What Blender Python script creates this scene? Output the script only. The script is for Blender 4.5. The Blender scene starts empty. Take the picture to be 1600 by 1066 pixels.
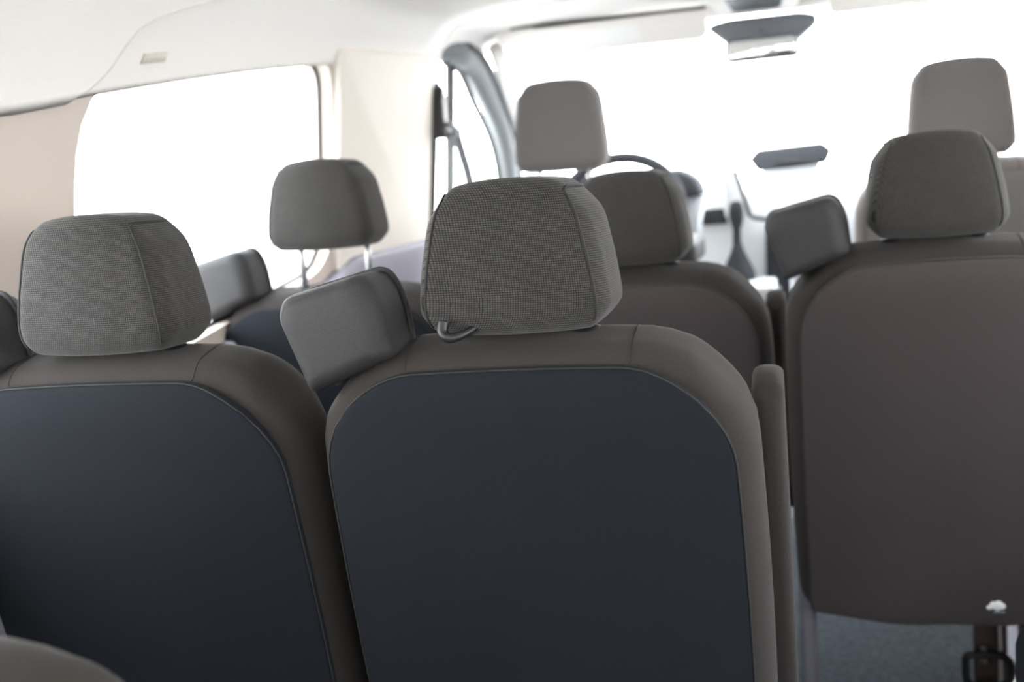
import bpy, bmesh, math, random
from mathutils import Vector, Matrix
random.seed(4)
S = bpy.context.scene
COL = S.collection

# ------------------------------------------------------------------ camera
EYE = Vector((0.10, 0.0, 1.12))
cd = bpy.data.cameras.new('camera'); cam = bpy.data.objects.new('camera', cd); COL.objects.link(cam)
cd.sensor_width = 36.0; cd.lens = 39.375; cd.clip_start = 0.02
cr = Vector((0.96669, 0.24347, -0.07897)); cu = Vector((0.04163, 0.15484, 0.98706)); cb = Vector((0.25255, -0.95747, 0.13954))
cam.matrix_world = Matrix(((cr.x, cu.x, cb.x, EYE.x), (cr.y, cu.y, cb.y, EYE.y), (cr.z, cu.z, cb.z, EYE.z), (0, 0, 0, 1)))
cd.dof.use_dof = True; cd.dof.focus_distance = 1.13; cd.dof.aperture_fstop = 4.0
S.camera = cam

# ------------------------------------------------------------------ world, light, exposure
W = bpy.data.worlds.new('world'); S.world = W; W.use_nodes = True
nt = W.node_tree; nt.nodes.clear()
wo = nt.nodes.new('ShaderNodeOutputWorld'); wb = nt.nodes.new('ShaderNodeBackground')
tc = nt.nodes.new('ShaderNodeTexCoord'); sp = nt.nodes.new('ShaderNodeSeparateXYZ'); rp = nt.nodes.new('ShaderNodeValToRGB')
rp.color_ramp.elements[0].position = 0.0; rp.color_ramp.elements[0].color = (1.0, 0.985, 0.96, 1)
rp.color_ramp.elements[1].position = 0.75; rp.color_ramp.elements[1].color = (0.84, 0.92, 1.0, 1)
nt.links.new(tc.outputs['Generated'], sp.inputs[0]); nt.links.new(sp.outputs['Z'], rp.inputs[0])
nt.links.new(rp.outputs[0], wb.inputs['Color']); wb.inputs['Strength'].default_value = 14.5
nt.links.new(wb.outputs[0], wo.inputs[0])
S.view_settings.view_transform = 'Standard'; S.view_settings.look = 'None'
S.view_settings.exposure = 0.0; S.view_settings.gamma = 1.0; S.view_settings.use_curve_mapping = False

# ------------------------------------------------------------------ materials
MATS = {}
def srgb(r, g, b):
    f = lambda c: (c/255/12.92) if c/255 <= .04045 else ((c/255+.055)/1.055)**2.4
    return (f(r), f(g), f(b), 1)
def mat(name, col, rough=.6, metal=0, noise=0, nscale=200, bump=0, bscale=400, sheen=0, spec=.5, ior=None):
    m = bpy.data.materials.new(name); m.use_nodes = True; t = m.node_tree; b = t.nodes['Principled BSDF']
    b.inputs['Base Color'].default_value = col; b.inputs['Roughness'].default_value = rough; b.inputs['Metallic'].default_value = metal
    b.inputs['Specular IOR Level'].default_value = spec
    if sheen: b.inputs['Sheen Weight'].default_value = sheen; b.inputs['Sheen Roughness'].default_value = .5
    o = t.nodes.new('ShaderNodeTexCoord')
    if noise:
        n = t.nodes.new('ShaderNodeTexNoise'); n.inputs['Scale'].default_value = nscale; n.inputs['Detail'].default_value = 4
        r = t.nodes.new('ShaderNodeValToRGB')
        r.color_ramp.elements[0].position = .3; r.color_ramp.elements[1].position = .7
        r.color_ramp.elements[0].color = tuple(c*(1-noise) for c in col[:3])+(1,)
        r.color_ramp.elements[1].color = tuple(min(1, c*(1+noise)) for c in col[:3])+(1,)
        t.links.new(o.outputs['Object'], n.inputs['Vector']); t.links.new(n.outputs['Fac'], r.inputs[0]); t.links.new(r.outputs[0], b.inputs['Base Color'])
    if bump:
        n = t.nodes.new('ShaderNodeTexNoise'); n.inputs['Scale'].default_value = bscale; n.inputs['Detail'].default_value = 3
        bp = t.nodes.new('ShaderNodeBump'); bp.inputs['Strength'].default_value = bump; bp.inputs['Distance'].default_value = .001
        t.links.new(o.outputs['Object'], n.inputs['Vector']); t.links.new(n.outputs['Fac'], bp.inputs['Height']); t.links.new(bp.outputs[0], b.inputs['Normal'])
    MATS[name] = m; return m
def weave(name, dark, light):
    """ribbed headrest cloth: short light dashes in rows"""
    m = bpy.data.materials.new(name); m.use_nodes = True; t = m.node_tree; b = t.nodes['Principled BSDF']
    b.inputs['Roughness'].default_value = .9; b.inputs['Specular IOR Level'].default_value = .2
    b.inputs['Sheen Weight'].default_value = .12; b.inputs['Sheen Roughness'].default_value = .5
    o = t.nodes.new('ShaderNodeTexCoord'); s = t.nodes.new('ShaderNodeSeparateXYZ'); a = t.nodes.new('ShaderNodeMath'); c = t.nodes.new('ShaderNodeCombineXYZ')
    t.links.new(o.outputs['Object'], s.inputs[0]); t.links.new(s.outputs['X'], a.inputs[0]); t.links.new(s.outputs['Y'], a.inputs[1])
    t.links.new(a.outputs[0], c.inputs['X']); t.links.new(s.outputs['Z'], c.inputs['Y'])
    br = t.nodes.new('ShaderNodeTexBrick'); br.inputs['Scale'].default_value = 1
    br.offset = 0; br.inputs['Brick Width'].default_value = .0026; br.inputs['Row Height'].default_value = .0023; br.inputs['Mortar Size'].default_value = .00048
    br.inputs['Mortar Smooth'].default_value = .6
    br.inputs['Color1'].default_value = light; br.inputs['Color2'].default_value = tuple(x*.7+y*.3 for x, y in zip(light, dark)); br.inputs['Mortar'].default_value = dark
    t.links.new(c.outputs[0], br.inputs['Vector'])
    n = t.nodes.new('ShaderNodeTexNoise'); n.inputs['Scale'].default_value = 25; n.inputs['Detail'].default_value = 3
    mx = t.nodes.new('ShaderNodeMix'); mx.data_type = 'RGBA'; mx.blend_type = 'MULTIPLY'; mx.inputs['Factor'].default_value = .35
    t.links.new(o.outputs['Object'], n.inputs['Vector']); t.links.new(br.outputs['Color'], mx.inputs['A']); t.links.new(n.outputs['Fac'], mx.inputs['B'])
    t.links.new(mx.outputs['Result'], b.inputs['Base Color'])
    bp = t.nodes.new('ShaderNodeBump'); bp.inputs['Strength'].default_value = .5; bp.inputs['Distance'].default_value = .0006; bp.invert = True
    t.links.new(br.outputs['Fac'], bp.inputs['Height']); t.links.new(bp.outputs[0], b.inputs['Normal'])
    MATS[name] = m; return m
def glass(name, tint=(.98, .98, .98, 1)):
    m = bpy.data.materials.new(name); m.use_nodes = True; t = m.node_tree; t.nodes.clear()
    o = t.nodes.new('ShaderNodeOutputMaterial'); x = t.nodes.new('ShaderNodeMixShader'); tr = t.nodes.new('ShaderNodeBsdfTransparent'); g = t.nodes.new('ShaderNodeBsdfGlossy')
    lw = t.nodes.new('ShaderNodeLayerWeight'); pw = t.nodes.new('ShaderNodeMath'); pw.operation = 'POWER'; pw.inputs[1].default_value = 4
    fr = t.nodes.new('ShaderNodeMath'); fr.operation = 'MULTIPLY_ADD'; fr.inputs[1].default_value = .5; fr.inputs[2].default_value = .03
    t.links.new(lw.outputs['Facing'], pw.inputs[0]); t.links.new(pw.outputs[0], fr.inputs[0])
    tr.inputs[0].default_value = tint; g.inputs['Roughness'].default_value = .02
    t.links.new(fr.outputs[0], x.inputs[0]); t.links.new(tr.outputs[0], x.inputs[1]); t.links.new(g.outputs[0], x.inputs[2]); t.links.new(x.outputs[0], o.inputs[0])
    MATS[name] = m; return m

weave('headrest_cloth', (.010, .0095, .009, 1), (.080, .0765, .073, 1))
mat('seat_cloth', (.028, .0248, .0228, 1), .9, noise=.2, nscale=900, bump=.25, bscale=1500, sheen=.06, spec=.2)
mat('back_cloth_skylit', (.0102, .0120, .0155, 1), .9, noise=.2, nscale=900, bump=.2, bscale=1600, sheen=.02, spec=.10)  # blue of the sky light from behind is put into this cover colour
mat('back_cloth_warmlit', (.050, .0425, .0435, 1), .9, noise=.15, nscale=900, bump=.2, bscale=1600, sheen=.04, spec=.10)  # same cover cloth, its warmer and lighter lit tint put into the colour
mat('front_cloth_glare', (.135, .128, .125, 1), .9, noise=.12, nscale=500, sheen=.25, spec=.2)  # front seat grey lightened to carry the windscreen glare and haze
mat('front_band_glare', (.16, .14, .135, 1), .9, noise=.12, nscale=500, sheen=.25, spec=.2)  # bolster band and piping, lightened for the same glare
mat('piping', (.014, .0135, .013, 1), .8)
mat('guide_plastic', (.028, .0275, .029, 1), .58, noise=.35, nscale=1100, bump=.6, bscale=1300, spec=.32)
mat('guide_front', (.022, .021, .021, 1), .6, bump=.3, bscale=900)
mat('shield_plastic', (.14, .135, .16, 1), .5, bump=.2, bscale=900)
mat('black_plastic', (.010, .010, .011, 1), .45)
mat('chrome', (.34, .35, .36, 1), .32, metal=1)
mat('steel_brown', (.10, .075, .06, 1), .4, metal=.7)
mat('steel_light', (.6, .58, .57, 1), .4, metal=.6)
mat('headliner', (.80, .77, .735, 1), .95, noise=.025, nscale=500, bump=.25, bscale=700, spec=.1)
mat('cream_trim', (.56, .49, .44, 1), .7, bump=.12, bscale=700, spec=.3)
mat('pillar_trim', (.72, .67, .61, 1), .7, bump=.1, bscale=700, spec=.3)
mat('lower_panel', (.27, .26, .31, 1), .6, bump=.2, bscale=700)
mat('carpet', (.070, .082, .095, 1), .95, noise=.35, nscale=60, bump=.6, bscale=500, spec=.1)
mat('floor_strip', (.26, .26, .32, 1), .6, noise=.1, nscale=40)
mat('dash_grey', (.22, .23, .24, 1), .6, bump=.2, bscale=600)
mat('dash_glare', (.72, .74, .75, 1), .5, bump=.1, bscale=600)  # glare painted in: near-white colour for charcoal dash plastic
mat('dash_dark', (.022, .023, .027, 1), .9)
mat('rubber', (.02, .022, .022, 1), .6)
mat('door_metal', (.05, .052, .054, 1), .85, spec=.15)
mat('door_light', (.16, .17, .175, 1), .7, spec=.3)
mat('mirror_grey', (.13, .14, .155, 1), .4)
mat('mirror_glass', (.9, .92, .92, 1), .02, metal=1)
mat('screen', (.75, .77, .78, 1), .3)
mat('white_print', (.82, .82, .80, 1), .7)
mat('blue_print', (.28, .31, .37, 1), .7)
mat('tag_beige', (.62, .57, .49, 1), .7, noise=.06, nscale=120)
mat('belt_web', (.16, .17, .18, 1), .7, noise=.1, nscale=600)
mat('concrete', (.62, .61, .58, 1), .9, noise=.08, nscale=3)
glass('glass')

# ------------------------------------------------------------------ mesh helpers
def mesh_obj(name, vf, m, parent=None, smooth=True, loc=None):
    if isinstance(vf, bpy.types.Mesh): me = vf
    else:
        me = bpy.data.meshes.new(name); me.from_pydata([tuple(v) for v in vf[0]], [], [tuple(f) for f in vf[1]])
        bm = bmesh.new(); bm.from_mesh(me); bmesh.ops.recalc_face_normals(bm, faces=bm.faces); bm.to_mesh(me); bm.free()
        me.materials.append(MATS[m])
        if smooth:
            for p in me.polygons: p.use_smooth = True
    o = bpy.data.objects.new(name, me); COL.objects.link(o)
    if parent: o.parent = parent
    if loc: o.location = loc
    return o
def empty(name, loc, rz=0):
    o = bpy.data.objects.new(name, None); COL.objects.link(o); o.location = loc; o.rotation_euler = (0, 0, rz); o.empty_display_size = .1
    return o
def tag(o, label, cat=None, group=None, kind=None):
    o['label'] = label
    if cat: o['category'] = cat
    if group: o['group'] = group
    if kind: o['kind'] = kind
    return o
def struct(name, vf, m, label=None, parent=None, smooth=True):
    o = mesh_obj(name, vf, m, parent, smooth)
    if not parent:
        o['kind'] = 'structure'
        if label: o['label'] = label
    return o
def axis_list(h, r, k, m, extra=()):
    L = []
    for i in range(k+1): L.append(h - r + r*math.tan(math.pi/4*(k-i)/k) if r > 0 else h)
    pos = L                                    # h .. h-r
    inner = h - r
    flat = [inner - 2*inner*i/m for i in range(m+1)]
    s = set(round(v, 6) for v in pos + flat + [-v for v in pos] + list(extra))
    return sorted(s)
def rmap(q, h, r):
    c = [max(-(h[i]-r), min(h[i]-r, q[i])) for i in range(3)]
    d = Vector((q[0]-c[0], q[1]-c[1], q[2]-c[2]))
    if d.length < 1e-9: return Vector(q)
    d.normalize()
    return Vector(c) + d*r
def rbox(hx, hy, hz, r, k=3, m=(4, 2, 4), deform=None, extra=((), (), ())):
    """rounded box, optionally deformed; returns (verts, faces)"""
    h = (hx, hy, hz); r = min(r, min(h)*.999)
    L = [axis_list(h[i], r, k, m[i], extra[i]) for i in range(3)]
    V, F, idx = [], [], {}
    def vid(q):
        key = tuple(round(c, 6) for c in q)
        if key not in idx:
            p = rmap(q, h, r)
            if deform: p = Vector(deform(p))
            idx[key] = len(V); V.append(p)
        return idx[key]
    for ax in range(3):
        a, b = [(1, 2), (2, 0), (0, 1)][ax]
        for s in (-1, 1):
            for i in range(len(L[a])-1):
                for j in range(len(L[b])-1):
                    q = []
                    for (u, v) in ((i, j), (i+1, j), (i+1, j+1), (i, j+1)):
                        p = [0, 0, 0]; p[ax] = s*h[ax]; p[a] = L[a][u]; p[b] = L[b][v]; q.append(vid(tuple(p)))
                    if s < 0: q.reverse()
                    F.append(q)
    return V, F
def corner(x, z, hx, z0, z1, Rt, Rb=0):
    """round the outline corners of a rectangle |x|<hx, z0<z<z1 in the xz plane"""
    sx = 1 if x >= 0 else -1; ax = abs(x)
    for R, top in ((Rt, True), (Rb, False)):
        if R <= 0: continue
        zz = (z-(z1-R)) if top else ((z0+R)-z)
        xx = ax-(hx-R)
        if zz > 0 and xx > 0:
            a, b = min(1, xx/R), min(1, zz/R)
            na, nb = a*math.sqrt(1-b*b/2), b*math.sqrt(1-a*a/2)
            ax = hx-R+na*R
            z = (z1-R+nb*R) if top else (z0+R-nb*R)
    return sx*ax, z
def box(cx, cy, cz, hx, hy, hz, r=.004, k=2, m=(1, 1, 1), rot=None):
    M = rot if rot else Matrix.Identity(3)
    return rbox(hx, hy, hz, r, k, m, lambda p: M @ p + Vector((cx, cy, cz)))
def join(*parts):
    V, F = [], []
    for v, f in parts:
        n = len(V); V += list(v); F += [[i+n for i in q] for q in f]
    return V, F
def tube(pts, r, n=8, closed=False, cap=True):
    pts = [Vector(p) for p in pts]; V, F = [], []; N = len(pts)
    rad = r if callable(r) else (lambda t: r)
    up = None
    for i, p in enumerate(pts):
        a = pts[(i-1) % N] if (closed or i > 0) else p
        b = pts[(i+1) % N] if (closed or i < N-1) else p
        t = (b-a); t = t.normalized() if t.length > 1e-9 else Vector((0, 0, 1))
        if up is None: up = Vector((0, 0, 1)) if abs(t.z) < .9 else Vector((1, 0, 0))
        u = (up - t*up.dot(t)); u = u.normalized() if u.length > 1e-6 else t.orthogonal().normalized()
        up = u; w = t.cross(u); R = rad(i/max(1, N-1))
        for k in range(n):
            g = 2*math.pi*k/n; V.append(p + u*(R*math.cos(g)) + w*(R*math.sin(g)))
    for i in range(N if closed else N-1):
        j = (i+1) % N
        for k in range(n): F.append([i*n+k, i*n+(k+1) % n, j*n+(k+1) % n, j*n+k])
    if cap and not closed: F.append(list(range(n))); F.append([(N-1)*n+k for k in range(n)])
    return V, F
def ribbon(pts, wdir, w, th):
    """flat strap along a path"""
    wdir = Vector(wdir).normalized(); pts = [Vector(p) for p in pts]; V, F = [], []
    for i, p in enumerate(pts):
        t = (pts[min(i+1, len(pts)-1)]-pts[max(i-1, 0)]).normalized(); nn = t.cross(wdir).normalized()
        for a, b in ((-1, -1), (1, -1), (1, 1), (-1, 1)): V.append(p + wdir*(a*w/2) + nn*(b*th/2))
    for i in range(len(pts)-1):
        for k in range(4): F.append([i*4+k, i*4+(k+1) % 4, i*4+4+(k+1) % 4, i*4+4+k])
    F.append([0, 1, 2, 3]); n = len(V); F.append([n-4, n-3, n-2, n-1])
    return V, F
def round_poly(pts, rad, n=5):
    """2D polygon with rounded corners; rad a number or list"""
    out = []; N = len(pts)
    for i in range(N):
        p = Vector(pts[i]); a = Vector(pts[i-1]); b = Vector(pts[(i+1) % N]); R = rad[i] if isinstance(rad, (list, tuple)) else rad
        da, db = (a-p), (b-p); R = min(R, da.length*.49, db.length*.49)
        if R < 1e-5: out.append(p); continue
        s, e = p + da.normalized()*R, p + db.normalized()*R
        for k in range(n+1):
            t = k/n; out.append(s*(1-t)**2 + p*(2*t*(1-t)) + e*t**2)
    return out
def inset(poly, d):
    x0, x1 = min(p.x for p in poly), max(p.x for p in poly); y0, y1 = min(p.y for p in poly), max(p.y for p in poly)
    cx, cy = (x0+x1)/2, (y0+y1)/2; kx = 1-2*d/(x1-x0); ky = 1-2*d/(y1-y0)
    return [Vector((cx+(p.x-cx)*kx, cy+(p.y-cy)*ky)) for p in poly]
def slab(poly, t0, t1, bev, fn, nb=3, bev_back=None):
    """prism of a 2D outline between t0 and t1 with rounded edges; fn(u,v,t)->xyz"""
    bb = bev if bev_back is None else bev_back
    rings = []
    for k in range(nb+1):
        g = math.pi/2*k/nb; rings.append((inset(poly, bev*(1-math.sin(g))), t0 + bev*(1-math.cos(g))))
    for k in range(nb+1):
        g = math.pi/2*k/nb; rings.append((inset(poly, bb*(1-math.cos(g))), t1 - bb*(1-math.sin(g))))
    V, F = [], []; N = len(poly)
    for pr, t in rings:
        for p in pr: V.append(Vector(fn(p.x, p.y, t)))
    for i in range(len(rings)-1):
        for k in range(N): F.append([i*N+k, i*N+(k+1) % N, (i+1)*N+(k+1) % N, (i+1)*N+k])
    F.append(list(range(N))); F.append([(len(rings)-1)*N+k for k in range(N)])
    return V, F
def lathe(prof, n=20, c=(0, 0, 0)):
    V, F = [], []
    for r, z in prof:
        for k in range(n): g = 2*math.pi*k/n; V.append(Vector((c[0]+r*math.cos(g), c[1]+r*math.sin(g), c[2]+z)))
    for i in range(len(prof)-1):
        for k in range(n): F.append([i*n+k, i*n+(k+1) % n, (i+1)*n+(k+1) % n, (i+1)*n+k])
    F.append(list(range(n))); F.append([(len(prof)-1)*n+k for k in range(n)])
    return V, F
def catmull(P, n=8):
    P = [Vector(p) for p in P]; out = []
    for i in range(len(P)-1):
        p0, p1, p2, p3 = P[max(i-1, 0)], P[i], P[i+1], P[min(i+2, len(P)-1)]
        for k in range(n):
            t = k/n; out.append(.5*((2*p1)+(p2-p0)*t+(2*p0-5*p1+4*p2-p3)*t*t+(3*p1-p0-3*p2+p3)*t**3))
    out.append(P[-1]); return out
def lerp_table(T, x):
    if x <= T[0][0]: return T[0][1]
    for (a, u), (b, v) in zip(T, T[1:]):
        if x <= b: return u+(v-u)*(x-a)/(b-a)
    return T[-1][1]

# ------------------------------------------------------------------ van shell
def xw(z): return .90 - .12*max(0., z-.85)             # half width of the cabin at height z
ZE = [(-1.5, 1.22), (1.0, 1.235), (1.217, 1.254), (1.414, 1.287), (1.663, 1.324), (1.934, 1.36), (2.187, 1.388), (2.556, 1.425), (2.938, 1.457), (3.3, 1.485), (3.6, 1.50)]
def ze(y): return lerp_table(ZE, y)
def roof_profile(y, off=0.0):
    e = ze(y); c = lerp_table([(-1.5, 1.58), (2.9, 1.585), (3.35, 1.565), (3.6, 1.55)], y) - off; d = c-e
    x0 = xw(e)-off
    return catmull([(-x0, e, 0), (-x0+.030, e+.36*d, 0), (-x0+.10, e+.74*d, 0), (-x0+.34, e+.94*d, 0), (0, c, 0)], 7)
def roof_sheet(ys, off, smin=0, th=.012, both=True):
    V, F = [], []
    rows = []
    for y in ys:
        pr = roof_profile(y, off); full = [(p.x, p.y) for p in pr]
        if both: full = full + [(-x, z) for x, z in reversed(full[:-1])]
        rows.append([(x, y, z) for x, z in full])
    n = len(rows[0])
    for r in rows: V += [Vector(p) for p in r]
    for i in range(len(rows)-1):
        for k in range(n-1): F.append([i*n+k, i*n+k+1, (i+1)*n+k+1, (i+1)*n+k])
    return V, F
def thicken(vf, d):
    """give a sheet thickness d along z"""
    V, F = vf; n = len(V)
    from collections import Counter
    E = Counter()
    for f in F:
        for a, b in zip(f, f[1:]+f[:1]): E[(min(a, b), max(a, b))] += 1
    V2 = list(V)+[v+Vector((0, 0, d)) for v in V]
    F2 = [list(f) for f in F]+[[i+n for i in reversed(f)] for f in F]
    for (a, b), c in E.items():
        if c == 1: F2.append([a, b, b+n, a+n])
    return V2, F2

# outside: bright concrete apron and the van's floor
g = mesh_obj('ground', ([(-40, -40, -.62), (40, -40, -.62), (40, 45, -.62), (-40, 45, -.62)], [[0, 1, 2, 3]]), 'concrete'); g['kind'] = 'structure'; g['label'] = 'pale concrete ground outside the van windows'
struct('floor', box(0, 1.45, -.03, .93, 2.95, .03, .003), 'carpet', 'dark blue grey carpeted van floor')
fs = mesh_obj('aisle_strip', box(.585, 1.6, .003, .115, 2.3, .003, .002), 'floor_strip', bpy.data.objects['floor'])

ys = [-1.5+.1*i for i in range(52)]
ceil = struct('ceiling', thicken(roof_sheet([y for y in ys if y <= 2.9]+[2.925], 0.0), .03), 'headliner', 'cream fabric headliner curving down above the side windows')
# front part of the roof lining, from the cross seam to the windscreen header
fr = roof_sheet([2.93+.0515*i for i in range(10)], -.004)
mesh_obj('front_headliner', thicken(fr, .03), 'headliner', ceil)

def wall_panel(y0, y1, z0, z1, hole, n=6, side=-1, th=.05):
    """wall panel in the (y,z) plane with one rounded window hole (list of (y,z), radii)"""
    pts, rad = hole
    inn0 = round_poly(pts, rad, n); inn = []
    for a, b in zip(inn0, inn0[1:]+inn0[:1]):
        m_ = max(1, int((b-a).length/.06)); inn += [a.lerp(b, k/m_) for k in range(m_)]
    N = len(inn)
    c = Vector((sum(p.x for p in inn)/N, sum(p.y for p in inn)/N)); out = []
    for p in inn:
        d = p-c; t = 1e9
        for (comp, lo, hi) in ((0, y0, y1), (1, z0, z1)):
            if abs(d[comp]) > 1e-9:
                tt = ((hi if d[comp] > 0 else lo)-c[comp])/d[comp]
                t = min(t, tt)
        out.append(c+d*t)
    # snap to the true corners
    for cy, cz in ((y0, z0), (y1, z0), (y1, z1), (y0, z1)):
        i = min(range(N), key=lambda i: (out[i]-Vector((cy, cz))).length); out[i] = Vector((cy, cz))
    V, F = [], []
    def P(p, t): return Vector((side*(xw(p.y)+t), p.x, p.y))
    SS = [i/16 for i in range(17)]; mid = [[o.lerp(i_, s) for o, i_ in zip(out, inn)] for s in SS]
    for ring in mid: V += [P(p, 0) for p in ring]
    V += [P(p, th) for p in inn]; V += [P(p, th) for p in out]
    R = len(SS)+2
    for r in range(R-1):
        for k in range(N): F.append([r*N+k, r*N+(k+1) % N, (r+1)*N+(k+1) % N, (r+1)*N+k])
    return (V, F), inn
def pane(poly, side, t, grow=.015):
    pp = inset(poly, -grow); V = [Vector((side*(xw(p.y)+t), p.x, p.y)) for p in pp]
    V2 = [v+Vector((side*.004, 0, 0)) for v in V]; N = len(V)
    F = [list(range(N)), [N+k for k in reversed(range(N))]]+[[k, (k+1) % N, N+(k+1) % N, N+k] for k in range(N)]
    return V+V2, F
def seal(poly, side, t, r=.0045, grow=-.002):
    return tube([Vector((side*(xw(p.y)+t), p.x, p.y)) for p in inset(poly, -grow)], r, 6, True)
HB = lambda y0, y1, zt: ([(y0, .87), (y1, .955), (y1+.0, zt), (y0, zt)], [.10, .13, .10, .10])
hole_mid = ([(1.352, .855), (2.27, .975), (2.243, 1.405), (1.368, 1.315)], [.08, .13, .07, .16])
hole_back = ([(.05, .85), (1.12, .85), (1.12, 1.30), (.05, 1.30)], [.09]*4)
hole_rear = ([(-1.25, .85), (-.15, .85), (-.15, 1.30), (-1.25, 1.30)], [.09]*4)
widx = 1
for side, nm in ((-1, 'left'), (1, 'right')):
    parts = []; polys = []
    for (y0, y1, h) in ((1.2, 2.86, hole_mid), (-.05, 1.2, hole_back), (-1.4, -.05, hole_rear)):
        p, inn = wall_panel(y0, y1, .0, 1.50, h, 6, side); parts.append(p); polys.append(inn)
    w = struct('wall_'+nm, join(*parts), 'cream_trim', 'beige van side trim panel around the %s windows' % nm, smooth=False)
    for inn in polys:
        o = struct('window_%d' % widx, pane(inn, side, .035), 'glass', '%s side window glass, bright daylight outside' % nm, smooth=False); widx += 1
        mesh_obj('window_seal', seal(inn, side, .028), 'rubber', o)
    # smooth pillar cover between the side window and the front door, and the grey panel under it
    pv = slab(round_poly([(2.262, .93), (2.885, .93), (2.885, 1.47), (2.255, 1.43)], [.02, .01, .01, .03], 4), 0, .03, .012, lambda u, v, t: (side*(xw(v)+.012-t), u, v))
    mesh_obj('pillar_cover', pv, 'pillar_trim', w)
    lv = slab(round_poly([(2.05, .30), (2.90, .30), (2.90, .99), (2.32, .985), (2.22, .945), (2.05, .925)], .03, 4), 0, .05, .015, lambda u, v, t: (side*(xw(v)+.012-t), u, v))
    mesh_obj('lower_panel', lv, 'lower_panel', w)
    lv = slab(round_poly([(-1.38, .05), (2.04, .05), (2.04, .915), (1.36, .83), (-1.38, .80)], .03, 4), 0, .035, .012, lambda u, v, t: (side*(xw(v)+.012-t), u, v))
    mesh_obj('lower_panel', lv, 'lower_panel', w)

# rear end with two windows (behind the viewer)
def flat_panel(x0, x1, z0, z1, hole, rad, y, th, n=6):
    inn = round_poly(hole, rad, n); N = len(inn); c = Vector(((x0+x1)/2, (hole[0][1]+hole[2][1])/2)); out = []
    for p in inn:
        d = p-c; t = min(((x1 if d.x > 0 else x0)-c.x)/d.x if abs(d.x) > 1e-9 else 1e9, ((z1 if d.y > 0 else z0)-c.y)/d.y if abs(d.y) > 1e-9 else 1e9); out.append(c+d*t)
    for cx, cz in ((x0, z0), (x1, z0), (x1, z1), (x0, z1)):
        i = min(range(N), key=lambda i: (out[i]-Vector((cx, cz))).length); out[i] = Vector((cx, cz))
    V = [Vector((p.x, y, p.y)) for p in out]+[Vector((p.x, y, p.y)) for p in inn]+[Vector((p.x, y-th, p.y)) for p in inn]+[Vector((p.x, y-th, p.y)) for p in out]
    F = [[r*N+k, r*N+(k+1) % N, (r+1)*N+(k+1) % N, (r+1)*N+k] for r in range(3) for k in range(N)]
    return (V, F), inn
rp_, rinn = [], []
for a, b in ((-.93, 0), (0, .93)):
    p, inn = flat_panel(a, b, 0, 1.60, [(a+.13, 1.0), (b-.10, 1.0), (b-.12, 1.42), (a+.17, 1.42)] if a < 0 else [(a+.10, 1.0), (b-.13, 1.0), (b-.17, 1.42), (a+.12, 1.42)], .08, -1.42, .05); rp_.append(p); rinn.append(inn)
struct('wall_rear', join(*rp_), 'cream_trim', 'rear doors behind the viewer', smooth=False)
for inn in rinn:
    N = len(inn); V = [Vector((p.x, -1.455, p.y)) for p in inset(inn, -.01)]; V2 = [v-Vector((0, .004, 0)) for v in V]
    struct('window_%d' % widx, (V+V2, [list(range(N)), [N+k for k in reversed(range(N))]]+[[k, (k+1) % N, N+(k+1) % N, N+k] for k in range(N)]), 'glass', 'rear door window glass behind the viewer', smooth=False); widx += 1

# rear roof lining section: a second skin lapped under the main headliner, with a swept front edge
EDGE = [(0, 1.335), (.036, 1.39), (.089, 1.43), (.17, 1.47), (.232, 1.505), (.268, 1.57), (.304, 1.64), (.339, 1.73), (.42, 1.88), (.6, 2.05), (1.0, 2.15)]
def rear_skin():
    V, F = [], []; ny = 26
    prof_n = len(roof_profile(0, .012)); cols = []
    for k in range(prof_n):
        s = k/(prof_n-1); ymax = lerp_table(EDGE, s); col = []
        for j in range(ny+1):
            y = -1.38+(ymax+1.38)*(1-(1-j/ny)**2)
            p = roof_profile(y, .009)[k]; dz = -.004 if k == 0 else 0
            col.append(Vector((p.x, y, p.y+dz)))
        cols.append(col)
    full = cols+[[Vector((-p.x, p.y, p.z)) for p in c] for c in reversed(cols[:-1])]
    n = ny+1
    for c in full: V += c
    for i in range(len(full)-1):
        for j in range(ny): F.append([i*n+j, (i+1)*n+j, (i+1)*n+j+1, i*n+j+1])
    return thicken((V, F), .007)
mesh_obj('rear_headliner', rear_skin(), 'headliner', ceil)

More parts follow.
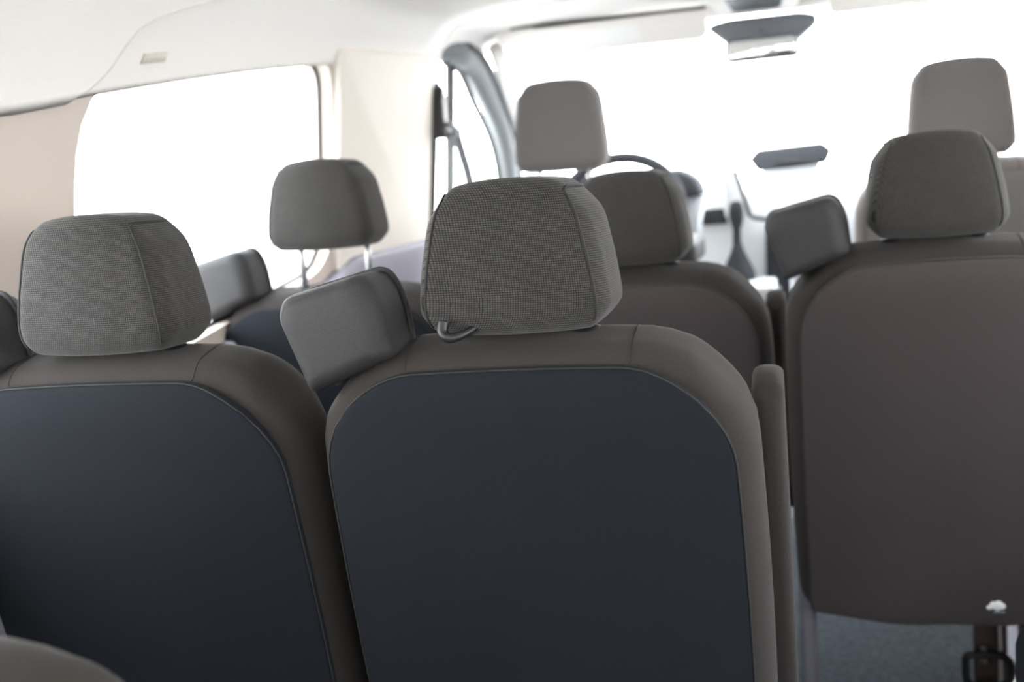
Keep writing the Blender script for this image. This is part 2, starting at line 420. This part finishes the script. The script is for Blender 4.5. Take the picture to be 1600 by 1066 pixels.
# ------------------------------------------------------------------ front: windscreen, pillars, doors
ws = []
nx, nz = 14, 6
def wsp(u, v):   # u -1..1, v 0 bottom..1 top
    zb, zt = 1.045, 1.545
    z = zb+(zt-zb)*v; half = .80-.10*v
    y = (4.36-.98*v) - .16*u*u*(1-.4*v)
    return Vector((half*u, y, z - .03*v*u*u))
V = [wsp(-1+2*i/nx, j/nz) for j in range(nz+1) for i in range(nx+1)]
V2 = [v+Vector((0, .004, .003)) for v in V]; n0 = len(V)
F = [[j*(nx+1)+i, j*(nx+1)+i+1, (j+1)*(nx+1)+i+1, (j+1)*(nx+1)+i] for j in range(nz) for i in range(nx)]
F += [[n0+k for k in reversed(f)] for f in F]
struct('window_%d' % widx, (V+V2, F), 'glass', 'large windscreen glass, overexposed daylight outside'); widx += 1
tr = 1
for side, nm in ((-1, 'left'), (1, 'right')):
    # windscreen pillar
    pth = [wsp(side*1.03, v/8)+Vector((side*.02, 0, 0)) for v in range(-1, 9)]
    o = struct('trim_%d' % tr, tube(pth, .024, 8), 'headliner', '%s windscreen pillar trim in pale cream' % nm); tr += 1
    # front door: lower panel, window frame, glass, divider
    X = lambda v, t: side*(xw(v)+t)
    dp = slab(round_poly([(2.90, .08), (4.25, .08), (4.25, 1.03), (3.9, 1.06), (2.90, 1.02)], .03, 4), 0, .07, .02, lambda u, v, t: (X(v, .03-t), u, v))
    d = struct('door_%d' % (1 if side < 0 else 2), dp, 'lower_panel', '%s front door with grey window frame' % nm)
    inner = [(3.07, 1.03), (3.03, 1.455), (3.10, 1.468), (3.20, 1.44), (3.327, 1.369), (3.45, 1.31), (3.549, 1.259), (3.63, 1.19), (3.66, 1.146), (3.69, 1.05)]
    outer = [(3.12, 1.483), (3.25, 1.487), (3.36, 1.468), (3.465, 1.432), (3.58, 1.385), (3.679, 1.324), (3.78, 1.24), (3.837, 1.154), (3.87, 1.05)]
    lin = catmull([(X(z, .0), y, z) for y, z in [(3.03, 1.462), (3.10, 1.466), (3.20, 1.440), (3.327, 1.372), (3.45, 1.315), (3.549, 1.259), (3.63, 1.19), (3.675, 1.12), (3.70, 1.03)]], 4)
    lmid = catmull([(X(z, -.012 if y > 3 else .07), y, z) for y, z in [(2.90, 1.515), (3.07, 1.490), (3.16, 1.484), (3.27, 1.462), (3.39, 1.412), (3.51, 1.357), (3.612, 1.297), (3.70, 1.215), (3.745, 1.13), (3.77, 1.03)]], 4)
    lout = catmull([(X(z, -.004 if y > 3 else .07), y, z) for y, z in [(2.95, 1.53), (3.12, 1.508), (3.24, 1.503), (3.36, 1.483), (3.475, 1.438), (3.585, 1.388), (3.69, 1.327), (3.79, 1.24), (3.845, 1.15), (3.87, 1.03)]], 4)
    mesh_obj('window_seal', tube(lin, .011, 8), 'rubber', d)
    mesh_obj('window_frame', tube(lmid, .034, 10), 'door_light', d)
    mesh_obj('door_seal', tube(lout, .033, 10), 'door_metal', d)
    mesh_obj('window_divider', tube(catmull([(X(z, .002), y, z) for y, z in [(3.085, 1.46), (3.10, 1.3), (3.115, 1.15), (3.12, 1.02)]], 4), .014, 8), 'rubber', d)
    gp = [Vector(p) for p in [(2.90, 1.0), (3.70, 1.0), (3.66, 1.146), (3.549, 1.259), (3.327, 1.37), (3.10, 1.468), (2.90, 1.455)]]
    V = [Vector((X(p.y, .012), p.x, p.y)) for p in gp]; V2 = [v+Vector((side*.004, 0, 0)) for v in V]; N = len(V)
    mesh_obj('window_glass', (V+V2, [list(range(N)), [N+k for k in reversed(range(N))]]+[[k, (k+1) % N, N+(k+1) % N, N+k] for k in range(N)]), 'glass', d, False)
    mesh_obj('pillar_edge_seal', tube([(X(z, -.020), y, z) for y, z in [(2.893, 1.0), (2.893, 1.15), (2.895, 1.30), (2.897, 1.40)]], .009, 8), 'door_metal', d)
# header beam above the windscreen
hb = []
V, F = [], []
for i in range(17):
    u = -1+i/8; top = wsp(u, 1.0)
    prof = [(-.09, .030), (-.05, .004), (-.01, -.004), (.02, .004), (.03, .03), (-.02, .05)]
    V += [Vector((top.x*1.03, top.y+dy, top.z+dz)) for dy, dz in prof]
for i in range(16):
    for k in range(6): F.append([i*6+k, i*6+(k+1) % 6, i*6+6+(k+1) % 6, i*6+6+k])
struct('trim_%d' % tr, (V, F), 'headliner', 'cream header trim along the top of the windscreen'); tr += 1

# ------------------------------------------------------------------ seats
CACHE = {}
def cached(key, fn, m, smooth=True):
    if key not in CACHE:
        o = mesh_obj(key[0], fn(), m, None, smooth); CACHE[key] = o.data; bpy.data.objects.remove(o)
    return CACHE[key]
def headrest_fn(hx, hy, hz, taper, Rt, Rb, lean):
    def f(p):
        v = p.z/hz                                   # -1 bottom .. 1 top
        x, z = corner(p.x, p.z, hx, -hz, hz, Rt, Rb)
        v2 = z/hz; t = (v2+1)/2
        sy = min(1, max(0, (p.y/hy+1)*.8)); sy = sy*sy*(3-2*sy)
        k = 1 - (taper*(1-sy)+taper*.62*sy)*t**1.7 + .015*sy*(1-t) - .03*max(0, .2-t)/.2
        fb = 1 - .30*t**1.6 - .10*max(0, .25-t)/.25          # thinner towards the top
        e = min(1, (x/hx)**2)
        y = p.y*fb - .008*(1-e)*(1 if p.y < 0 else -.4)
        y += .10*min(1, abs(x)/hx)**2*.03
        z += (.010*v if v > 0 else .004*v)*(1-e)-(.004*t if v > 0 else 0)
        return Vector((x*k, y + lean*v, z))
    return f
def headrest(root, z, raise_, front, posts=True, clothes=('headrest_cloth', 'piping'), tall=1.0, gap=.03):
    hx, hy, hz = (.101, .056, .0735) if not front else (.117, .05, .108)
    r = .024; tp = .27 if not front else .20
    fn = headrest_fn(hx, hy, hz, tp, .040 if not front else .042, .024, -.004)
    key = 'front' if front else 'rear'
    xs = hx*.90
    me = cached(('headrest', key, clothes[0]), lambda: rbox(hx, hy, hz, r, 6, (26, 6, 22), fn), clothes[0])
    h = mesh_obj('headrest', me, None, root, loc=(0, 0, z+raise_))
    def pip(sg):
        pts = []
        for i in range(25):                           # up the rear face, then over the top
            zz = -hz+2*hz*i/24; t = i/24
            q = (sg*xs*(1.0-.02*t), -hy, zz); pts.append(fn(rmap(q, (hx, hy, hz), r)))
        for i in range(1, 9): pts.append(fn(rmap((sg*xs*.98, -hy+2*hy*i/8*.8, hz), (hx, hy, hz), r)))
        c = Vector((0, 0, 0))
        pts = [p - (c-p).normalized()*.0004 for p in pts]
        return tube(pts, .0017, 6)
    for sg in (-1, 1):
        mesh_obj('piping', cached(('piping', key, sg), lambda: pip(sg), clothes[1]), None, h)
    if posts:
        L = raise_+gap+.05
        for sg in (-1, 1):
            pm = tube([(sg*.064, .022, -hz+.015), (sg*.064, .022, -hz-.02), (sg*.062, .022, -hz-L)], .0058, 10)
            mesh_obj('post', pm, 'chrome', h)
    return h, hz
TILT = math.radians(12)
def back_frame(bl, z0):
    yb = bl*math.sin(TILT)
    def T(x, t, v): return Vector((x, yb - v*math.sin(TILT) + t*math.cos(TILT), z0 + v*math.cos(TILT) + t*math.sin(TILT)))
    return T
def seat(label, x, y, cdep=.25, z_low_=.012, cloth=None, legx=(-.17, .17), zoff=0., raise_=0., hz_c=1.046, front=False, bl=.630, guide=True, arm=True, hook=False, headrest_on=True, rz=0., tagmark=False, floor_gear=False, wide=1.0, cat='seat', name='passenger_seat', group='cloth passenger seats'):
    root = empty(name, (x, y, 0), rz); tag(root, label, cat, group)
    z0 = .335+zoff; T = back_frame(bl, z0); hx = .232*wide; th = .058
    cl, bd = (cloth or 'back_cloth_skylit', 'seat_cloth') if not front else ('front_cloth_glare', 'front_band_glare')
    # cushioned backrest
    def bf(p):
        v = p.z+bl/2; xx, vv = corner(p.x, v, hx, 0, bl, .105, .03)
        yy = p.y*(1-.12*max(0, (vv/bl-.6)/.4)**2) - .006*(1-(xx/hx)**2)*(1 if p.y < 0 else -1.5)
        xx *= 1+.03*math.sin(math.pi*vv/bl)
        vv += .012*(1-(xx/hx)**2)*max(0, vv/bl-.7)/.3
        return T(xx, yy, vv)
    b = mesh_obj('backrest', cached(('backrest', bl, z0, wide, bd), lambda: rbox(hx, th, bl/2, .045, 5, (14, 2, 16), bf), bd), None, root)
    # smooth rear cover, slightly proud, hanging a little below the cushion
    cxh = hx-.020; z_low = z_low_; ctop = bl-.012
    def cf(p):
        half = (ctop-z_low)/2; v = p.z+half+z_low; xx, vv = corner(p.x, v, cxh, z_low, ctop, .105, .012)
        xx *= 1+.03*math.sin(math.pi*max(0, vv)/bl)
        fold = 0
        if vv < .20:
            q = (1-vv/.20) if vv > 0 else 1
            fold = .007*q*math.sin(xx*38+1.0)*.5 - .006*q
            xx *= 1+.02*q
        e = min(1, max(abs(xx)/cxh, 0))
        yy = p.y - .010*(1-e**3) - .022*(1-max(0, min(1, (vv-.45*bl)/(.55*bl)))**2)*(1-e**2) + fold
        d = max(0, min(.040, vv-(bl-.045))); wrap = (.045-math.sqrt(.045**2-d*d))*.9
        vv += .012*(1-(xx/hx)**2)*max(0, vv/bl-.7)/.3
        return T(xx, -th-.0015 + yy + wrap, vv)
    half = (ctop-z_low)/2
    c = mesh_obj('back_cover', cached(('back_cover', bl, z0, wide, cl), lambda: rbox(cxh, .007, half, .006, 3, (20, 1, 24), cf), cl), None, root)
    def edge():
        P = []
        h3 = (cxh, .007, half)
        path = [(-cxh+.002, z) for z in [(-half+.03)+(2*half-.03)*i/24 for i in range(25)]] + [(-cxh+2*cxh*i/28, half-.002) for i in range(1, 28)] + [(cxh-.002, half-(2*half-.03)*i/24) for i in range(25)]
        for px, pz in path: P.append(cf(rmap((px, -.0045, pz), h3, .003)))
        return tube(P, .0010, 6)
    mesh_obj('piping', cached(('edge', bl, z0, wide), edge, 'piping'), None, c)
    # cross seams of the shoulder band
    for sg in (-1, 1):
        def seam():
            h3 = (hx, th, bl/2); P = []
            for i in range(10):
                t = i/9
                q = (sg*(.118-.014*(1-t)), -th, bl/2-.035+.035*t) if t < 1 else (sg*.118, -th, bl/2)
                P.append(bf(rmap(q, h3, .045)))
            for i in range(1, 10): P.append(bf(rmap((sg*.118, -th+2*th*i/9, bl/2), h3, .045)))
            return tube(P, .0009, 6)
        mesh_obj('seam', cached(('seam', bl, z0, wide, sg), seam, 'piping'), None, b)
    # headrest with posts and sleeves
    if headrest_on:
        h, hz = headrest(root, hz_c+zoff, raise_, front, clothes=('headrest_cloth', 'piping') if not front else ('front_cloth_glare', 'front_band_glare'), gap=.03 if not front else .06)
        top = T(0, .012, bl+.006)
        for sg in (-1, 1):
            s = lathe([(.018, -.012), (.019, .002), (.015, .007), (.007, .008)], 16, (sg*.063, top.y+.008, top.z))
            mesh_obj('post_sleeve', s, 'black_plastic', root)
        if hook:
            hk = tube(catmull([(-.066, -.058, top.z+.028), (-.067, -.062, top.z+.018), (-.060, -.064, top.z+.012), (-.048, -.058, top.z+.014), (-.036, -.046, top.z+.020), (-.026, -.036, top.z+.024)], 5), lambda t: .0065-.0035*t, 8)
            mesh_obj('release_hook', hk, 'black_plastic', root)
    # moulded belt guide riding on the outer shoulder
    if guide:
        dz = zoff
        po = [(-.225, .915+dz), (-.128, .952+dz), (-.134, 1.012+dz), (-.150, 1.042+dz), (-.245, 1.020+dz), (-.253, 1.0+dz)]
        out = round_poly(po, [.008, .010, .022, .022, .022, .02], 5)
        cxm = -.18
        def gf(u, v, t):
            k = 1-.02*(t/.11); return Vector((u+.006*(t/.11), -.062+t-.25*(v-(.96+dz))*.2, v))
        gb = mesh_obj('belt_guide', cached(('belt_guide', z0), lambda: slab(out, 0, .072, .024, gf, 6, .004), 'guide_plastic'), None, root)
        out2 = inset(out, -.0035)
        mesh_obj('guide_rim', cached(('guide_rim', z0), lambda: slab(out2, .070, .076, .002, gf, 2), 'guide_plastic'), None, gb)
        mesh_obj('guide_cushion', cached(('guide_cushion', z0), lambda: slab([Vector((p.x-.007, p.y)) for p in inset(out, .005)], .074, .115, .004, gf, 4, .018), 'guide_front'), None, gb)
    if arm:
        def af(p):
            xx, vv = p.x, p.z+.21
            xx2, vv = corner(p.y, vv, .045, 0, .42, .04, .04)
            return T(p.x+hx+.010, xx2+.105, vv+.132)
        a = mesh_obj('armrest', cached(('armrest', z0, bl, wide), lambda: rbox(.017, .045, .21, .014, 4, (2, 5, 10), af), bd), None, root)
    # seat cushion, side shields, legs
    cz = .40+zoff; cy = bl*math.sin(TILT)+cdep-.015
    def cu_(p):
        xx, yy = corner(p.x, p.y, .236*wide, -cdep, cdep, .07, .03)
        return Vector((xx, cy+yy, cz+p.z+.012*(1-(xx/.25)**2)*(1 if p.z > 0 else 0)+.03*(yy/.25)))
    mesh_obj('seat_cushion', cached(('cushion', cz, bl, wide, cdep), lambda: rbox(.236*wide, cdep, .065, .04, 4, (8, 8, 2), cu_), bd), None, root)
    for sg in (-1, 1):
        po = round_poly([(cy-.28, .16+zoff), (cy+.18, .16+zoff), (cy+.22, .36+zoff), (cy+.0, .40+zoff), (cy-.16, .55+zoff), (cy-.27, .50+zoff)], .05, 5)
        mesh_obj('side_shield', slab([Vector((cy+(p.x-cy)*cdep/.25, p.y)) for p in po], 0, .028, .010, lambda u, v, t: (sg*(.206*wide+t), u, v)), 'shield_plastic', root)
    for lx in legx:
        for yy in (cy-.19*cdep/.25, cy+.15*cdep/.25):
            mesh_obj('leg', box(lx, yy, .16+zoff/2, .014, .03, .16+zoff/2, .005), 'steel_brown', root)
        mesh_obj('floor_rail', box(lx, cy, .012, .022, cdep, .012, .004), 'steel_light', root)
    return root, (lambda u, v, t: cf(rmap((u, -.007, v-half-z_low), (cxh, .007, half), .006))+Vector((0, -t, 0)))

# row with the sharp seat in the middle of the picture
sA, T_ = seat('dark seat in sharp focus at the centre, its headrest weave clearly visible', -.183, 1.12, hook=True)
sL, _ = seat('dark seat at the left edge of the picture beside the beige pillar', -.664, 1.12, hz_c=1.043, arm=False)
# row ahead
sBL, _ = seat('seat by the left window with its headrest raised on two bare chrome posts', -.705, 1.84, raise_=.062, arm=False)
sBM, _ = seat('blurred seat directly ahead of the central seat, half hidden by its headrest', -.176, 1.88, wide=.95, cloth='back_cloth_warmlit')
sR, TR = seat('single seat on the right with a white mark low on its back cover', .298, 1.80, zoff=.022, arm=False, wide=.96, cloth='back_cloth_warmlit', legx=(.155, .21), z_low_=.024)
# nearest seat, only a shoulder in the lower left corner
sN, _ = seat('out of focus seat shoulder in the lower left corner, nearest the viewer', -.50, .50, cdep=.16, bl=.545, hz_c=.96, guide=False, arm=False, headrest_on=False)
# front seats
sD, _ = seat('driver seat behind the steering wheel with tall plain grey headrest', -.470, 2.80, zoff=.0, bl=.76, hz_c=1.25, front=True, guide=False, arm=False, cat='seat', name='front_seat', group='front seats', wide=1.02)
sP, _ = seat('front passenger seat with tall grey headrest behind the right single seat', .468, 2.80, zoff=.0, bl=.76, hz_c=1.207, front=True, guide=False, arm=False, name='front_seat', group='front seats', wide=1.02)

def arm_fn(p):
    xx, zz = corner(p.x, p.z, .028, -.035, .035, .02, .02); return Vector((xx+.285, p.y+.22, zz+.905))
mesh_obj('armrest', rbox(.028, .15, .035, .015, 4, (3, 6, 3), arm_fn), 'guide_front', sD)
# white printed mark on the right seat's cover
def blob(c, r, n=10): return [Vector((c[0]+r*math.cos(2*math.pi*k/n), c[1]+r*math.sin(2*math.pi*k/n))) for k in range(n)]
def mark_fn(u, v, t): return TR(u, v, t-.0004)
m0, v0 = .076, .062
mk = join(*[slab(blob((m0+dx, v0+dv), r), 0, .0014, .0004, mark_fn, 1) for dx, dv, r in ((-.010, -.002, .0042), (-.004, .003, .006), (.003, .004, .0065), (.008, .0, .006), (.002, -.002, .006), (-.006, -.001, .004))])
mesh_obj('white_mark', mk, 'white_print', sR)
mesh_obj('mark_line', slab([Vector((m0-.004, v0-.0115)), Vector((m0+.013, v0-.0115)), Vector((m0+.013, v0-.0095)), Vector((m0-.004, v0-.0095))], 0, .0012, .0003, mark_fn, 1), 'blue_print', sR)
# seat foot with release handle below the right seat
mesh_obj('foot_bracket', box(.100, .30, .15, .020, .012, .15, .004), 'steel_brown', sR)
mesh_obj('foot_edge', box(.124, .30, .16, .004, .014, .14, .002), 'steel_light', sR)
mesh_obj('foot_pin', tube([(.094, .280, .215), (.094, .280, .185)], .006, 8), 'steel_light', sR)
hp = round_poly([(.062, .145), (.140, .145), (.140, .205), (.062, .205)], [.02, .03, .03, .012], 5)
mesh_obj('release_handle', tube([(p.x, .27, p.y) for p in hp], .0075, 8, True), 'black_plastic', sR)

# folded seat block at the lower right corner
fo = empty('folded_seat', (.545, 1.30, 0)); tag(fo, 'dark rounded edge of a folded seat at the lower right corner', 'seat')
def ff(p):
    xx, zz = corner(p.x, p.z, .20, -.12, .12, .06, .03); return Vector((xx, p.y, .415+zz))
mesh_obj('seat_pad', rbox(.20, .22, .12, .05, 4, (6, 6, 4), ff), 'back_cloth_skylit', fo)
for sx in (-1, 1):
    for sy in (-1, 1): mesh_obj('leg', box(sx*.13, sy*.15, .155, .014, .02, .155, .004), 'steel_brown', fo)

# ------------------------------------------------------------------ overhead: label, visors, mirror, console
def on_roof(s_k, y, off):
    P = roof_profile(y, 0); i = min(int(s_k), len(P)-2); t = s_k-i
    p = P[i].lerp(P[i+1], t); d = (P[i+1]-P[i]); nrm = Vector((d.y, -d.x, 0)).normalized()
    q = p+nrm*off
    return Vector((q.x, y, q.y))
tg = slab(round_poly([(-.034, -.35), (.030, -.35), (.038, .35), (-.026, .35)], .004, 3), -.002, .0035, .001, lambda u, v, t: on_roof(3.4+v*1.3, 1.555+u, t))
o = mesh_obj('airbag_label', tg, 'tag_beige'); tag(o, 'small beige rectangular label on the headliner above the left window', 'label')
rows = join(*[slab([Vector((a, b)), Vector((a+.0032, b)), Vector((a+.0036, b+.14)), Vector((a+.0004, b+.14))], .003, .0043, .0002, lambda u, v, t: on_roof(3.4+v*1.3, 1.555+u, t), 1) for a, b in [(-.022+.0055*i, -.09) for i in range(9)]])
mesh_obj('embossed_lettering', rows, 'tag_beige', o)
# moulded slot line in the headliner
sl = tube([on_roof(7.5+.55*t, 1.53+.09*t, -.001) for t in [i/10 for i in range(11)]], .0025, 6)
o = mesh_obj('slot_line', sl, 'tag_beige', ceil)

def visor(x0, x1, label):
    r = empty('sun_visor', ((x0+x1)/2, 3.22, 1.56)); tag(r, label, 'sun visor', 'sun visors')
    h = (x1-x0)/2; dp = -.075 if x0 < 0 else -.048
    po = round_poly([(-h, dp), (h, dp), (h, .0), (-h, .0)], [.03, .03, .012, .02], 5)
    fn = lambda u, v, t: Vector((u, -.55*v+t, v-.010))
    mesh_obj('panel', slab(po, 0, .018, .008, fn), 'headliner', r)
    mesh_obj('gap_shadow', tube([(-h+.0, .004, -.004), (h, .004, -.004)], .005, 8), 'dash_dark', r)  # dark tube added to draw the shadow gap along the visor top
    mesh_obj('pivot', lathe([(.016, -.012), (.018, 0), (.014, .012)], 12, ((-h if x0 < 0 else h), .0, -.002)), 'headliner', r)
    mesh_obj('vanity_flap', slab(round_poly([(-.13, dp+.015), (.10, dp+.015), (.10, -.018), (-.13, -.018)], .006, 3), -.003, .001, .001, fn), 'white_print', r)
    return r
visor(-.70, -.125, 'cream sun visor folded up above the driver headrest')
visor(.20, .72, 'cream sun visor folded up at the top right corner')

oc = empty('overhead_console', (.012, 3.08, 1.572)); tag(oc, 'cream overhead console with a dark lens above the mirror', 'console')
po = round_poly([(-.125, -.12), (.125, -.12), (.105, .16), (-.105, .16)], .04, 6)
mesh_obj('body', slab(po, 0, .032, .012, lambda u, v, t: (u, v, -.032+t-.10*max(0, v))), 'headliner', oc)
po = round_poly([(-.075, -.08), (.075, -.08), (.062, .10), (-.062, .10)], .02, 5)
mesh_obj('lens', slab(po, 0, .006, .002, lambda u, v, t: (u, v, -.036+t-.10*max(0, v))), 'black_plastic', oc)
for sx in (-1, 1): mesh_obj('switch', box(sx*.03, .02, -.038, .016, .012, .004, .002), 'mirror_grey', oc)

# rear view mirror with its sensor housing
mr = empty('rear_view_mirror', (.018, 3.30, 1.44)); tag(mr, 'rear view mirror hanging from a dark grey housing at the windscreen', 'mirror')
po = round_poly([(-.135, .080), (-.150, .068), (-.085, .012), (.095, .008), (.155, .055), (.150, .078), (.105, .088), (-.085, .088)], .012, 4)
mesh_obj('housing', slab(po, -.005, .065, .014, lambda u, v, t: (u, t+.02, v)), 'mirror_grey', mr)
mesh_obj('neck', tube([(.0, .03, .05), (.0, .02, .02)], .018, 10), 'mirror_grey', mr)
po = round_poly([(-.100, -.036), (.100, -.036), (.104, .0), (.098, .030), (-.098, .030), (-.104, .0)], .016, 5)
sh = mesh_obj('shell', slab(po, 0, .03, .012, lambda u, v, t: (u, t-.002, v), 4, .014), 'mirror_grey', mr)
sh.rotation_euler = (.046, 0, -.06)
mesh_obj('mirror_glass', slab(inset(po, .009), -.0045, -.001, .0008, lambda u, v, t: (u, t-.002, v)), 'mirror_glass', sh)

# driver's belt hanging from the pillar
bt = empty('seat_belt', (-.815, 2.90, 1.0)); tag(bt, 'grey seat belt hanging from its anchor on the left pillar', 'seat belt')
B = lambda x, y, z: (x+.84, y-2.90, z-1.0)
mesh_obj('anchor_cover', slab(round_poly([(-.030, .25), (.012, .25), (.016, .33), (.006, .385), (-.012, .39), (-.026, .35)], .008, 4), 0, .032, .008, lambda u, v, t: (.0+.02-t, u, v)), 'black_plastic', bt)
mesh_obj('belt_ring', tube(catmull([B(-.808, 2.880, 1.285), B(-.795, 2.905, 1.272), B(-.798, 2.93, 1.262), B(-.812, 2.935, 1.268), B(-.818, 2.905, 1.285), B(-.808, 2.880, 1.285)], 5), .008, 8), 'chrome', bt)
mesh_obj('webbing', ribbon(catmull([B(-.806, 2.925, 1.265), B(-.815, 2.99, 1.22), B(-.822, 3.06, 1.16), B(-.83, 3.11, 1.10), B(-.84, 3.14, 1.0)], 5), (.6, .6, 0), .03, .003), 'belt_web', bt)
mesh_obj('webbing', ribbon([B(-.815, 2.905, 1.268), B(-.828, 2.905, 1.1), B(-.835, 2.905, .9)], (0, 1, 0), .02, .003), 'belt_web', bt)

# ------------------------------------------------------------------ dashboard
da = empty('dashboard', (0, 3.9, .9)); tag(da, 'dashboard below the windscreen, coloured pale for its washed-out glare', 'dashboard')
D = Vector((0, 3.9, .9))
prof = catmull([(4.34, 1.02, 0), (4.15, 1.055, 0), (3.95, 1.06, 0), (3.80, 1.045, 0), (3.735, .99, 0), (3.74, .90, 0), (3.80, .75, 0), (3.86, .55, 0), (3.92, .42, 0)], 4)
V, F = [], []; nxx = 16
for i in range(nxx+1):
    xx = -.84+1.68*i/nxx; k = (xx/.84)**2
    for p in prof: V.append(Vector((xx, p.x-.10*k*(1 if p.x > 4 else .3), p.y-.02*k))-D)
    V.append(Vector((xx, 4.3-.1*k, .42))-D)
n = len(prof)+1
for i in range(nxx):
    for k in range(n): F.append([i*n+k, i*n+(k+1) % n, (i+1)*n+(k+1) % n, (i+1)*n+k])
F.append(list(range(n))); F.append([nxx*n+k for k in range(n)])
mesh_obj('body', (V, F), 'dash_glare', da)
def rel(f): return lambda *a: Vector(f(*a))-D
# hexagonal lid at the centre of the dash top, facing the cabin
po = round_poly([(-.050, 1.132), (-.022, 1.162), (.180, 1.170), (.210, 1.144), (.190, 1.104), (-.022, 1.092)], .010, 4)
lid = mesh_obj('dash_lid', slab(po, 0, .05, .008, rel(lambda u, v, t: (u, 3.72+t+.35*(v-1.094), v-.006*(u-.08)))), 'dash_dark', da)
po = round_poly([(.030, 1.112), (.125, 1.114), (.105, 1.124), (.060, 1.124)], .006, 3)
mesh_obj('lid_recess', slab(po, -.012, .004, .003, rel(lambda u, v, t: (u, 3.72+t+.35*(v-1.094), v-.006*(u-.08)))), 'piping', lid)
mesh_obj('lid_stand', box(.08, .0-.08, .17, .09, .05, .04, .01), 'dash_glare', da)
# centre stack, screen, vents, shifter
po = round_poly([(-.20, .50), (.07, .50), (.075, .93), (.02, 1.04), (-.17, 1.04), (-.205, .96)], .03, 5)
mesh_obj('centre_stack', slab(po, 0, .30, .02, rel(lambda u, v, t: (u, 3.46+t+.30*max(0, v-.85), v))), 'dash_glare', da)
mesh_obj('dark_panel', slab(round_poly([(-.010, .55), (.066, .55), (.066, .925), (.0, .925)], .012, 4), 0, .02, .004, rel(lambda u, v, t: (u, 3.447+t+.30*max(0, v-.85), v))), 'dash_dark', da)
mesh_obj('panel_knob', lathe([(.018, 0), (.018, .012), (.014, .016)], 14, (.03, 3.44-3.9, .86-.9)), 'black_plastic', da)
mesh_obj('vent', slab(round_poly([(-.190, .945), (-.110, .945), (-.122, .992), (-.182, .992)], .006, 3), 0, .012, .003, rel(lambda u, v, t: (u, 3.448+t+.30*max(0, v-.85), v))), 'piping', da)
sc = mesh_obj('screen', slab(round_poly([(-.118, .965), (-.045, .965), (-.078, 1.105), (-.122, 1.100)], .006, 3), 0, .014, .003, rel(lambda u, v, t: (u, 3.48+t+.1*(v-.96), v))), 'screen', da)
mesh_obj('screen_edge', tube([Vector(p)-D for p in ((-.080, 3.476, 1.103), (-.060, 3.474, 1.03), (-.044, 3.472, .966), (-.03, 3.472, .957), (.04, 3.452, .945))], .0065, 8), 'piping', da)
# instrument hood behind the steering wheel
po = round_poly([(-.66, 1.03), (-.19, 1.03), (-.205, 1.085), (-.26, 1.122), (-.60, 1.122), (-.65, 1.085)], .03, 4)
mesh_obj('instrument_hood', slab(po, 0, .20, .02, rel(lambda u, v, t: (u, 3.60+t, v))), 'dash_dark', da)
gl = empty('gear_lever', (-.083, 3.42, .80)); tag(gl, 'dark gear lever with a rounded knob on the pale console', 'gear lever')
mesh_obj('stalk', tube([(0, 0, .03), (0, .0, .10), (.002, -.006, .16)], lambda t: .014-.002*t, 10), 'dash_dark', gl)
mesh_obj('knob', lathe([(.008, .128), (.016, .14), (.021, .165), (.022, .185), (.019, .205), (.010, .214)], 16, (.002, -.006, 0)), 'dash_dark', gl)
mesh_obj('boot', lathe([(.050, -.04), (.050, -.005), (.040, .02), (.022, .06), (.014, .085)], 18), 'dash_dark', gl)
# console tunnel between the front seats
cb_ = empty('floor_console', (-.085, 3.36, 0)); tag(cb_, 'centre console box carrying the gear lever, its top coloured pale for glare', 'console')
mesh_obj('box_body', box(0, .03, .37, .115, .20, .37, .03, 3), 'dash_dark', cb_)
mesh_obj('top_plate', box(0, .03, .755, .112, .19, .022, .01), 'dash_glare', cb_)
mesh_obj('chrome_strip', box(.118, -.05, .66, .006, .06, .10, .003), 'chrome', cb_)
# steering wheel
st = empty('steering_wheel', (-.430, 3.40, 1.0)); tag(st, 'grey steering wheel rim rising behind the driver headrest', 'steering wheel')
st.rotation_euler = (math.radians(62), 0, 0)
mesh_obj('rim', tube([(.192*math.cos(a), .192*math.sin(a), 0) for a in [2*math.pi*i/48 for i in range(48)]], .018, 10, True), 'dash_dark', st)
mesh_obj('hub', slab(round_poly([(-.085, -.075), (.085, -.075), (.10, .03), (.06, .075), (-.06, .075), (-.10, .03)], .03, 5), -.03, .02, .015, lambda u, v, t: (u, v, -t-.02)), 'mirror_grey', st)
for sx in (-1, 1): mesh_obj('spoke', ribbon([(sx*.08, 0, -.01), (sx*.13, .004, -.006), (sx*.188, .012, 0)], (0, 1, 0), .035, .012), 'mirror_grey', st)
mesh_obj('spoke', ribbon([(0, -.06, -.01), (0, -.12, -.006), (0, -.188, 0)], (1, 0, 0), .05, .012), 'mirror_grey', st)
mesh_obj('column', tube([(0, 0, .0), (0, 0, -.24)], .045, 12), 'dash_dark', st)
